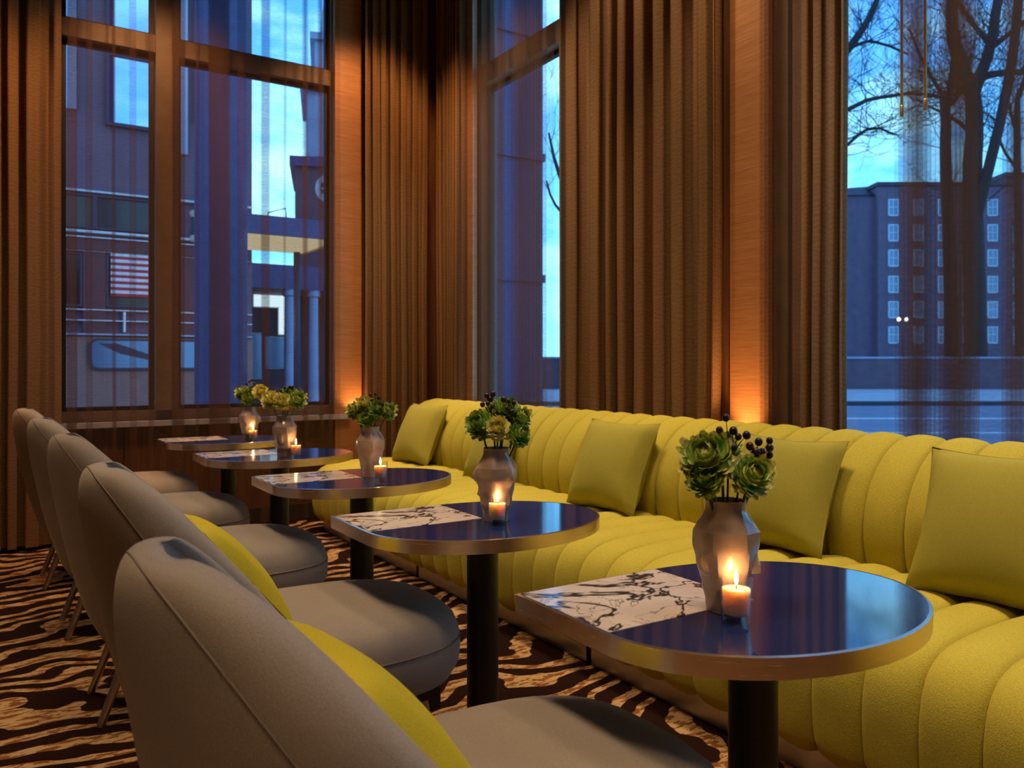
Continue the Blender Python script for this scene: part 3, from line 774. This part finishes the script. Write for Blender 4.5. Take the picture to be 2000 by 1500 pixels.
def candle(x, y, k):
    root = empty('votive_candle', (x, y, TZ)); h = 0.076
    m = MB(); prof_o = [(0.0225,0.0),(0.0235,0.002),(0.0285,h)]; prof_i = [(0.0268,h),(0.0222,0.0140)]
    m.lathe(prof_o+prof_i, 32); m.build('glass', mat_cglass, root, True, 50)
    wax = MB().lathe([(0.0205,0.0145),(0.0245,0.055),(0.0238,0.0585),(0.012,0.0570),(0.002,0.0565)], 28).build('wax', mat_wax, root, True, 50)
    MB().tube([(0,0,0.056),(0.0008,0,0.066)], 0.0008, 5).build('wick', mat_black, wax, True)
    MB().lathe([(0.0006,0.0635),(0.0030,0.068),(0.0036,0.073),(0.0028,0.080),(0.0014,0.086),(0.0003,0.091)], 12).build('flame', mat_flame, root, True)
    l = lamp('candle_light', 'POINT', (0, 0, 0.079), 0.6, (1.0, 0.55, 0.22), 0.004); l.parent = root
    tag(root, f'lit votive candle in clear glass on the {ROW[k]} table', 'candle', 'lit candles on the tables')
for k in range(5):
    x, y = VP[k]
    vo = vase_mesh(50 + (k % 3)).build('vase', mat_vase, None, True, 22); vo.location = (x, y, TZ+0.0004); vo.scale = (VS[k],)*3; vo.rotation_euler = (0, 0, -0.55 + 0.35*k)
    tag(vo, f'faceted taupe glazed vase on the {ROW[k]} table', 'vase', 'sculptural vases on the tables')
    top = Vector((x, y, TZ + 0.2*VS[k]))
    for i, (off, r, kd) in enumerate(HEADS[k]):
        flower(top, off, r, kd, (0, 0, 0.5), f'{HN[k][i]} in the vase on the {ROW[k]} table', f'flowers in the vase on the {ROW[k]} table')
    for i, b in enumerate(BER[k]):
        nm = '' if len(BER[k]) == 1 else ('left ' if i == 0 else 'right ')
        sprig(top, b, f'{nm}sprig of dark berries in the vase on the {ROW[k]} table', 'berry sprigs among the flowers')
    candle(*CPOS[k], k)
# ------------------------------------------------------------------ outside the windows
mat_brick = plain('dusk_brick', (0.27, 0.14, 0.12), 0.85, nscale=3)
mat_brick2 = plain('dark_red_brick', (0.155, 0.085, 0.12), 0.85, nscale=1.5)
mat_apt = plain('violet_brown_brick', (0.165, 0.10, 0.155), 0.85, nscale=1.5)
mat_stone = plain('pale_stone', (0.36, 0.38, 0.52), 0.8, nscale=1)
mat_dark = plain('dark_facade_metal', (0.030, 0.028, 0.055), 0.6)
mat_deep = plain('blue_grey_stone', (0.070, 0.070, 0.17), 0.7)
mat_maroon = plain('maroon_sign_band', (0.11, 0.03, 0.035), 0.7)
mat_white = plain('white_paint', (0.62, 0.62, 0.66), 0.6)
mat_pave = plain('pale_pavement', (0.42, 0.42, 0.46), 0.8, nscale=0.6)
mat_road = plain('asphalt', (0.19, 0.20, 0.28), 0.7, nscale=0.6)
mat_bark = plain('dark_bark', (0.030, 0.026, 0.032), 0.9)
mat_red = plain('flag_red', (0.42, 0.03, 0.04), 0.8); mat_navy = plain('flag_navy', (0.02, 0.03, 0.16), 0.8)
M = N('mirror_glazing'); M.set(Metallic=1.0, Roughness=0.03, Base_Color=(0.42, 0.62, 0.88)); mat_mirror = M.m
M = N('dim_glazing'); M.set(Metallic=0.0, Roughness=0.15, Base_Color=(0.02, 0.022, 0.03)); mat_dim = M.m
M = N('street_pane'); M.set(Metallic=0.5, Roughness=0.2, Base_Color=(0.16, 0.22, 0.36)); mat_pane2 = M.m
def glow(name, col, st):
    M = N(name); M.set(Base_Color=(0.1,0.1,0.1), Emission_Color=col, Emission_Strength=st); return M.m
mat_soffit = glow('soffit_painted_lamplight', (1.0, 0.78, 0.40), 0.55); mat_lit = glow('lit_shop_window', (0.75, 0.95, 1.0), 1.3)  # soffit emission stands in for lamplight on the canopy underside
mat_bulb = glow('street_bulb', (1.0, 0.88, 0.62), 9.0); mat_redsign = glow('red_sign', (1.0, 0.10, 0.07), 0.7)
mat_sconce = glow('sconce_globe', (0.75, 0.85, 1.0), 0.18)

struct(MB().box(-30, 12, 6.5, 70, -0.30, -0.10).build('ground', mat_road))
gr = struct(MB().box(12, 160, -120, 70, -0.30, -0.10).build('ground_east', mat_road)); gr.name = 'ground'
# --- block across the street, seen through the left window
A = empty('shop_building', (0, 18, 0))
MB().box(-9, 4.75, 0.06, 8, -0.1, 15).build('wall', mat_brick2, A)
MB().box(-9, 4.75, 0.0, 0.06, -0.1, 1.75).build('lower_wall', mat_brick, A)
def win(root, x0, x1, z0, z1, pm, fm, bars=(), y=0.0, t=0.07):
    f = MB().box(x0-t, x0, y-0.06, y+0.06, z0-t, z1+t).box(x1, x1+t, y-0.06, y+0.06, z0-t, z1+t).box(x0, x1, y-0.06, y+0.06, z0-t, z0).box(x0, x1, y-0.06, y+0.06, z1, z1+t)
    for b in bars: f.box(x0, x1, y-0.05, y+0.05, b-0.06, b+0.06)
    w = f.build('window', fm, root); MB().box(x0, x1, y, y+0.03, z0, z1).build('pane', pm, w); return w
win(A, 1.92, 2.72, 6.05, 10.5, mat_mirror, mat_dark, (7.45, 8.9))
win(A, -0.6, 0.3, 6.05, 10.5, mat_mirror, mat_dark, (7.45, 8.9))
win(A, 3.62, 4.15, 6.4, 10.5, mat_dim, mat_dark, (7.45,))
MB().box(3.16, 3.40, -0.06, 0.06, 5.6, 10.5).build('pilaster', mat_stone, A)
MB().box(1.14, 1.34, -0.05, 0.06, 6.2, 10.5).build('pilaster', mat_stone, A)
for x0, x1 in ((0.4, 1.62), (1.70, 2.75), (2.83, 3.2)): win(A, x0, x1, 3.92, 4.52, mat_dim, mat_dark, t=0.04)
for z, h, mt in ((4.60, 0.035, mat_white), (3.80, 0.045, mat_white), (3.70, 0.02, mat_white), (3.42, 0.025, mat_brick), (2.27, 0.02, mat_white), (2.06, 0.02, mat_white), (1.78, 0.03, mat_stone)):
    MB().box(0.3, 4.72, -0.09, 0.04, z, z+h).build('moulding', mt, A)
MB().box(0.3, 4.72, -0.04, 0.06, 3.46, 3.69).build('sign_band', mat_maroon, A)
for x0, x1 in ((1.45, 1.85), (3.2, 3.65), (0.3, 0.55)): MB().box(x0, x1, -0.07, 0.06, 1.8, 3.42).build('pier', mat_maroon, A)
for x0, x1 in ((0.6, 1.4), (1.9, 3.15)): win(A, x0, x1, 2.38, 3.36, mat_dim, mat_dark, t=0.04)
MB().box(2.17, 2.21, -0.11, 0.0, 1.85, 2.25).build('post', mat_white, A)
def rrect(x0, x1, z0, z1, r, n=6):
    p = []
    for cx, cz, a0 in ((x1-r, z1-r, 0), (x0+r, z1-r, pi/2), (x0+r, z0+r, pi), (x1-r, z0+r, 1.5*pi)):
        for k in range(n+1): a = a0 + pi/2*k/n; p.append((cx+r*cos(a), cz+r*sin(a)))
    return p
def plate(pts, y0, y1):
    n = len(pts); m = MB(); m.add([(x,y0,z) for x,z in pts]+[(x,y1,z) for x,z in pts], [tuple(range(n)), tuple(range(2*n-1,n-1,-1))]+[(i,i+n,(i+1)%n+n,(i+1)%n) for i in range(n)]); return m
rw = plate(rrect(1.55, 3.68, 1.09, 1.71, 0.16), -0.07, 0.0).build('rounded_window', mat_dark, A)
plate(rrect(1.60, 3.63, 1.13, 1.67, 0.13), -0.075, -0.06).build('pane', mat_pane2, rw)
plate([(1.72,1.62),(2.05,1.62),(2.6,1.42),(3.2,1.36),(3.2,1.30),(2.6,1.30),(2.1,1.42)], -0.085, -0.074).build('glazing_streak', mat_dark, rw)
tag(A, 'dark brick shop building across the street behind the left window', 'building')
fg = empty('striped_flag', (1.94, 17.91, 2.56))
MB().box(0, 1.10, 0.0, 0.02, 0.806, 0.87).build('heading', mat_white, fg)
for k in range(13):
    z = k*0.062; x1 = 1.10 if k < 6 else 0.70
    MB().box(0, x1, 0, 0.012, z, z+0.062).build('stripe', mat_red if k % 2 == 0 else mat_white, fg)
MB().box(0.70, 1.10, 0, 0.012, 0.372, 0.806).build('canton', mat_navy, fg)
stb = MB()
for i in range(5):
    for j in range(6): stb.box(0.725+j*0.064, 0.740+j*0.064, -0.004, 0.0, 0.41+i*0.08, 0.425+i*0.08)
stb.build('star_field', mat_white, fg)
tag(fg, 'red and white striped flag with a blue canton on the shop front', 'flag')
sc = empty('wall_sconce', (3.50, 17.84, 3.80))
MB().box(-0.03, 0.03, 0.02, 0.09, 0.0, 0.56).build('backplate', mat_dark, sc)
for z in (0.03, 0.55): MB().ball((-0.02, -0.03, z), 0.075, 10, 8).build('globe', mat_sconce, sc, True)
MB().tube([(0.05,-0.03,0.03),(0.09,-0.03,0.28),(0.05,-0.03,0.55)], 0.012, 6).build('arm', mat_white, sc, True)
tag(sc, 'wall sconce with two round globes on the brick building', 'lamp')
cl = empty('street_column', (2.49, 11.0, -0.1))
MB().box(-0.27, 0.27, -0.3, 0.3, 0, 14).build('shaft', mat_deep, cl); MB().box(-0.31, 0.31, -0.34, 0.34, 0, 0.5).build('plinth', mat_deep, cl)
tag(cl, 'tall blue-grey column standing in the street left of the canopy', 'column')
cn = empty('entrance_canopy', (0, 0, 0))
MB().box(2.95, 4.80, 12.9, 14.7, 3.26, 3.56).build('fascia', mat_deep, cn)
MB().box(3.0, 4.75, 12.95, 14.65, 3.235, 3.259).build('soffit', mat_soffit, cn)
MB().box(4.78, 4.83, 12.88, 14.72, 3.22, 3.27).build('edge_trim', mat_brass, cn)
for x, y in ((3.05, 14.5), (4.62, 14.5)): MB().tube([(x,y,-0.1),(x,y,3.235)], 0.06, 10).build('post', mat_dark, cn, True)
MB().tube([(3.75,13.3,3.56),(3.76,13.3,3.68),(4.05,13.3,3.78),(4.06,13.3,3.60)], 0.012, 5).build('bracket', mat_dark, cn)
shop_fill = lamp('added_shop_fill', 'POINT', (3.3, 15.6, 2.4), 60, (1.0, 0.6, 0.3), 0.1)  # added warm fill for the lower shop wall, no fixture stands here
tag(cn, 'flat entrance canopy with lamplight painted on its underside outside the left window', 'canopy')
pb = empty('portico_building', (0, 22, -0.1))
MB().box(5.4, 11, 2.0, 5, 0, 4.0).build('wall', mat_dark, pb)
MB().box(5.4, 11, -0.2, 2.0, 3.35, 4.0).build('entablature', mat_deep, pb)
for x in (6.80, 7.48, 8.2): MB().lathe([(0.19,0),(0.19,0.2),(0.15,0.25),(0.13,3.15),(0.19,3.2),(0.19,3.35)], 16, x, 0.0).build('pillar', mat_stone, pb, True, 40)
for x0, x1, z0, z1 in ((6.35, 7.35, 3.0, 3.34), (7.08, 7.35, 2.2, 3.0), (6.30, 6.55, 0.9, 2.2), (6.7, 7.3, 1.2, 2.1)):
    w = MB().box(x0-.03, x1+.03, 1.93, 2.0, z0-.03, z1+.03).build('window', mat_white, pb); MB().box(x0, x1, 1.90, 1.94, z0, z1).build('pane', mat_lit if z0 > 2.1 else mat_pane2, w)
MB().box(8.16, 8.28, -0.20, -0.14, 1.9, 3.0).build('banner', mat_redsign, pb)
tag(pb, 'low building with pale columns and lit windows beyond the canopy', 'building')
tw = empty('church_tower', (10.75, 34, -0.1), -0.34)
MB().box(0, 5, 0, 5, 0, 9.75).build('brick_base', mat_brick2, tw)
MB().box(-0.22, 5.2, -0.22, 5.2, 9.75, 10.15).build('cornice', mat_deep, tw)
MB().box(0.45, 4.6, 0.4, 4.6, 10.15, 13.1).build('belfry', mat_stone, tw)
for x in (0.8, 1.55, 2.3): MB().box(x, x+0.32, 0.3, 0.42, 10.3, 12.9).build('pilaster', mat_stone, tw)
MB().box(1.95, 2.25, 0.34, 0.41, 10.5, 12.4).build('louvre', mat_dark, tw)
MB().box(0.2, 4.85, 0.15, 4.85, 13.1, 13.5).build('cornice', mat_stone, tw)
MB().box(0.8, 4.25, 0.8, 4.25, 13.5, 15.5).build('lantern', mat_stone, tw); MB().box(0.6, 4.45, 0.6, 4.45, 15.5, 15.8).build('cornice', mat_stone, tw)
MB().lathe([(1.5,15.8),(1.4,17.5),(1.0,19.0),(0.25,20.5)], 12, 2.5, 2.5).build('spire', mat_stone, tw)
def ring(r0, r1, y0, y1, cx, cz, n=24):
    m = MB(); v = []
    for y in (y0, y1):
        for r in (r0, r1): v += [(cx+r*cos(2*pi*k/n), y, cz+r*sin(2*pi*k/n)) for k in range(n)]
    f = []
    for k in range(n):
        k2 = (k+1)%n; f += [(k,k2,n+k2,n+k),(2*n+k,3*n+k,3*n+k2,2*n+k2),(n+k,n+k2,3*n+k2,3*n+k),(k,2*n+k,2*n+k2,k2)]
    m.add(v, f); return m
rs = ring(0.42, 0.62, -0.10, 0.0, 1.45, 8.85).build('round_window', mat_white, tw)
sp = MB()
for k in range(4):
    a = pi*k/4; sp.tube([(1.45-0.45*cos(a),-0.05,8.85-0.45*sin(a)),(1.45+0.45*cos(a),-0.05,8.85+0.45*sin(a))], 0.035, 5)
sp.build('tracery', mat_white, rs)
tag(tw, 'stepped stone and brick church tower with a round window', 'tower')

# --- view through the right-hand window
RX = -YAW
def E(l, d, z=0.0): return (d*sin(YAW)+l*cos(YAW), d*cos(YAW)-l*sin(YAW), z)
pv = struct(MB().box(-40, 120, 26, 42, -0.10, -0.06).build('pavement', mat_pave)); pv.rotation_euler = (0,0,RX)
kb = struct(MB().box(-40, 120, 25.6, 26, -0.10, 0.03).build('kerb', mat_dark)); kb.rotation_euler = (0,0,RX)
ll = struct(MB().box(-10, 60, 19.2, 19.6, -0.10, -0.09).build('lane_line', mat_white)); ll.rotation_euler = (0,0,RX)
ll = struct(MB().box(-10, 60, 15.2, 15.4, -0.10, -0.09).build('lane_line', mat_white)); ll.rotation_euler = (0,0,RX)
gw = empty('garden_wall', E(10, 42.2, -0.1), RX)
MB().box(-10, 60, 0, 0.4, 0, 1.62).build('wall', mat_brick2, gw); MB().box(-10, 60, -0.06, 0.46, 1.62, 1.72).build('coping', mat_stone, gw)
tag(gw, 'low brick garden wall with pale coping along the street', 'wall')
ab = empty('apartment_building', E(0, 80, -0.1), RX)
MB().box(36.2, 49.5, 0, 14, 0, 19.0).build('wall', mat_apt, ab); MB().box(24, 36.2, 0.8, 14, 0, 18.2).build('side_wing', mat_apt, ab)
m = MB(); m.add([(24,0.5,18.2),(36.6,0.5,18.2),(36.6,13,18.2),(24,13,18.2),(36.6,3,19.6),(31.5,3,18.4)], [(0,1,4,5),(0,3,2,1),(1,2,4),(0,5,3),(3,5,4,2)]); m.build('roof', mat_dark, ab)
MB().box(36.0, 49.8, -0.25, 14, 19.0, 19.35).build('parapet', mat_dark, ab)
MB().box(49.5, 75, 1.2, 14, 0, 20.1).build('wing', mat_apt, ab); MB().box(49.4, 75, 1.0, 14, 20.1, 20.6).build('parapet', mat_dark, ab)
wf = MB().box(-0.52,-0.40,-0.08,0.02,-0.8,0.8).box(0.40,0.52,-0.08,0.02,-0.8,0.8).box(-0.40,0.40,-0.08,0.02,0.68,0.8).box(-0.46,0.46,-0.10,0.02,-0.9,-0.75).box(-0.40,0.40,-0.06,0.02,-0.04,0.04).box(-0.03,0.03,-0.05,0.02,-0.75,0.68).data('window', mat_white)
wp = MB().box(-0.40,0.40,-0.03,0.0,-0.75,0.68).data('pane', mat_pane2)
for i in range(8):
    lx = 37.7 + i*2.45 + (0.6 if i > 4 else 0); yy = 0.0 if lx < 49.5 else 1.2
    for z in (16.9, 14.4, 11.9, 9.3, 6.8, 4.3):
        w = link('window', wf, ab); w.location = (lx, yy, z); p = link('pane', wp, w)
tag(ab, 'long brick apartment building with white windows behind the trees', 'building')
lm = empty('street_lamp', E((1763-1000)/1580*60, 60, -0.1), RX)
MB().tube([(0,0,0),(0,0,4.5)], [0.09, 0.05], 8).build('post', mat_dark, lm, True)
MB().tube([(-0.28,0,4.55),(0,0,4.45),(0.28,0,4.55)], 0.03, 6).build('arm', mat_dark, lm, True)
for x in (-0.28, 0.28): MB().ball((x, 0, 4.68), 0.13, 10, 8).build('globe', mat_bulb, lm, True)
tag(lm, 'twin globe street lamp glowing in front of the apartment building', 'street lamp')

def tree(name_lab, D, mains, seed, ntwig, spread=1.0):
    rr = random.Random(seed); k = D/1580.0
    base = mains[0][0][0]; bx = (base[0]-1000)*k
    root = empty('bare_tree', E(bx, D, -0.1), RX)
    tk = MB(); nodes = []
    for mi, (pts, r0, r1) in enumerate(mains):
        P = []; dj = rr.uniform(-1, 1)*D*0.03 if mi else 0; n = len(pts)
        for i, (x, y) in enumerate(pts):
            P.append(Vector(((x-1000)*k - bx, dj*i*0.6 + rr.uniform(-.15,.15), 1.286 + (713-y)*k)))
        if mi == 0: P[0].z = 0.0; 
        # smooth the polyline
        Q = [P[0]]
        for a, b in zip(P, P[1:]): Q += [a*.7+b*.3, a*.3+b*.7]
        Q.append(P[-1]); m_ = len(Q)
        rad = [max(0.008, k*(r0+(r1-r0)*i/(m_-1))) for i in range(m_)]
        tk.tube(Q, rad, 8)
        for i in range(1, m_-1): nodes.append((Q[i], (Q[i+1]-Q[i]).normalized(), rad[i], mi))
    tk.build('trunk', mat_bark, root, True)
    tg = MB()
    def twig(p, d, r, L, depth):
        n = 5; pts = [p]; q = d.copy()
        for i in range(n):
            q = (q + Vector((rr.uniform(-.35,.35), rr.uniform(-.35,.35), rr.uniform(-.18,.30)))).normalized(); pts.append(pts[-1]+q*(L/n))
        tg.tube(pts, [r*(1-0.75*i/n) for i in range(n+1)], 4, False)
        if depth:
            for c in range(rr.choice((2,3,4))):
                i = rr.randint(1, n); dd = (q + Vector((rr.uniform(-1,1), rr.uniform(-1,1), rr.uniform(-.5,.9)))*0.9).normalized()
                twig(pts[i], dd, r*0.55, L*rr.uniform(.45,.75), depth-1)
    for _ in range(ntwig):
        p, d, r, mi = rr.choice(nodes)
        if p.z < 9.5: continue
        dd = (d*0.4 + Vector((rr.uniform(-1,1), rr.uniform(-1,1), rr.uniform(-.3,.8)))).normalized()
        twig(p, dd, min(0.022, r*0.45)*spread, rr.uniform(1.4, 3.4)*spread, 3)
    o = tg.build('twigs', mat_bark, root); o['kind'] = 'stuff'
    tag(root, name_lab, 'tree', 'bare trees outside the right window')
tree('big forked bare tree with two thick trunks outside the right window', 47,
     [([(1905,740),(1903,500),(1898,340),(1905,240),(1896,170)], 22, 14), ([(1896,175),(1882,110),(1876,50),(1884,-60),(1870,-200)], 15, 8),
      ([(1903,180),(1930,95),(1938,20),(1955,-80),(1950,-220)], 12, 6), ([(1928,100),(1962,72),(2010,30),(2080,-20)], 6, 3),
      ([(1902,440),(1914,340),(1928,220),(1936,110),(1924,20),(1890,-40),(1850,-160)], 11, 6), ([(1892,135),(1862,180),(1840,215),(1812,230)], 7, 3),
      ([(1905,155),(1950,143),(2010,140),(2090,120)], 8, 4), ([(1934,90),(1905,30),(1880,-30)], 6, 3), ([(1900,260),(1870,225),(1835,200)], 5, 2)], 21, 130, 1.5)
tree('bare tree with long branches reaching in from the left of the right window', 45,
     [([(1600,740),(1598,420),(1605,240)], 26, 16), ([(1605,240),(1650,105),(1700,50),(1745,-20),(1790,-120)], 11, 4), ([(1605,250),(1668,205),(1720,197),(1775,195),(1835,212)], 5, 2),
      ([(1640,112),(1690,72),(1745,62),(1810,78)], 4, 2), ([(1606,240),(1640,60),(1660,-120)], 10, 5), ([(1610,330),(1680,260),(1730,230),(1780,240)], 4, 2),
      ([(1604,260),(1560,120),(1530,-80)], 9, 4)], 22, 110, 1.3)
tree('slender bare tree between the two larger trees', 44,
     [([(1862,740),(1858,480),(1848,330),(1846,200),(1838,180)], 14, 8), ([(1838,180),(1800,130),(1770,60)], 4, 2), ([(1844,200),(1880,140),(1892,110)], 5, 3), ([(1846,240),(1852,100),(1845,-40)], 5, 3)], 23, 60, 1.25)
tree('thin bare tree at the right edge of the right window', 50,
     [([(1994,740),(1990,420),(1984,260),(1990,190)], 9, 5), ([(1990,190),(2010,100),(2040,-60)], 5, 3), ([(1986,260),(1960,215),(1945,180)], 3, 2), ([(1988,330),(1955,285),(1940,250)], 3, 2)], 24, 50, 1.3)
tree('bare tree seen through the narrow window behind the sofa', 40,
     [([(1120,740),(1115,480),(1110,380)], 12, 8), ([(1110,380),(1085,330),(1070,270)], 5, 2), ([(1112,400),(1130,300),(1128,180)], 6, 3), ([(1100,420),(1078,390),(1068,350)], 3, 2)], 25, 20, 0.9)
nb = empty('corner_building', (12.7, 22, -0.1))
MB().box(0, 2.55, 0, 8, 0, 15).build('wall', mat_deep, nb)
for z in (4, 8, 12, 14.9): MB().box(-0.1, 2.6, -0.1, 8.1, z, z+0.25).build('cornice', mat_deep, nb)
tag(nb, 'blue-grey corner building seen dimly through the narrow window', 'building')
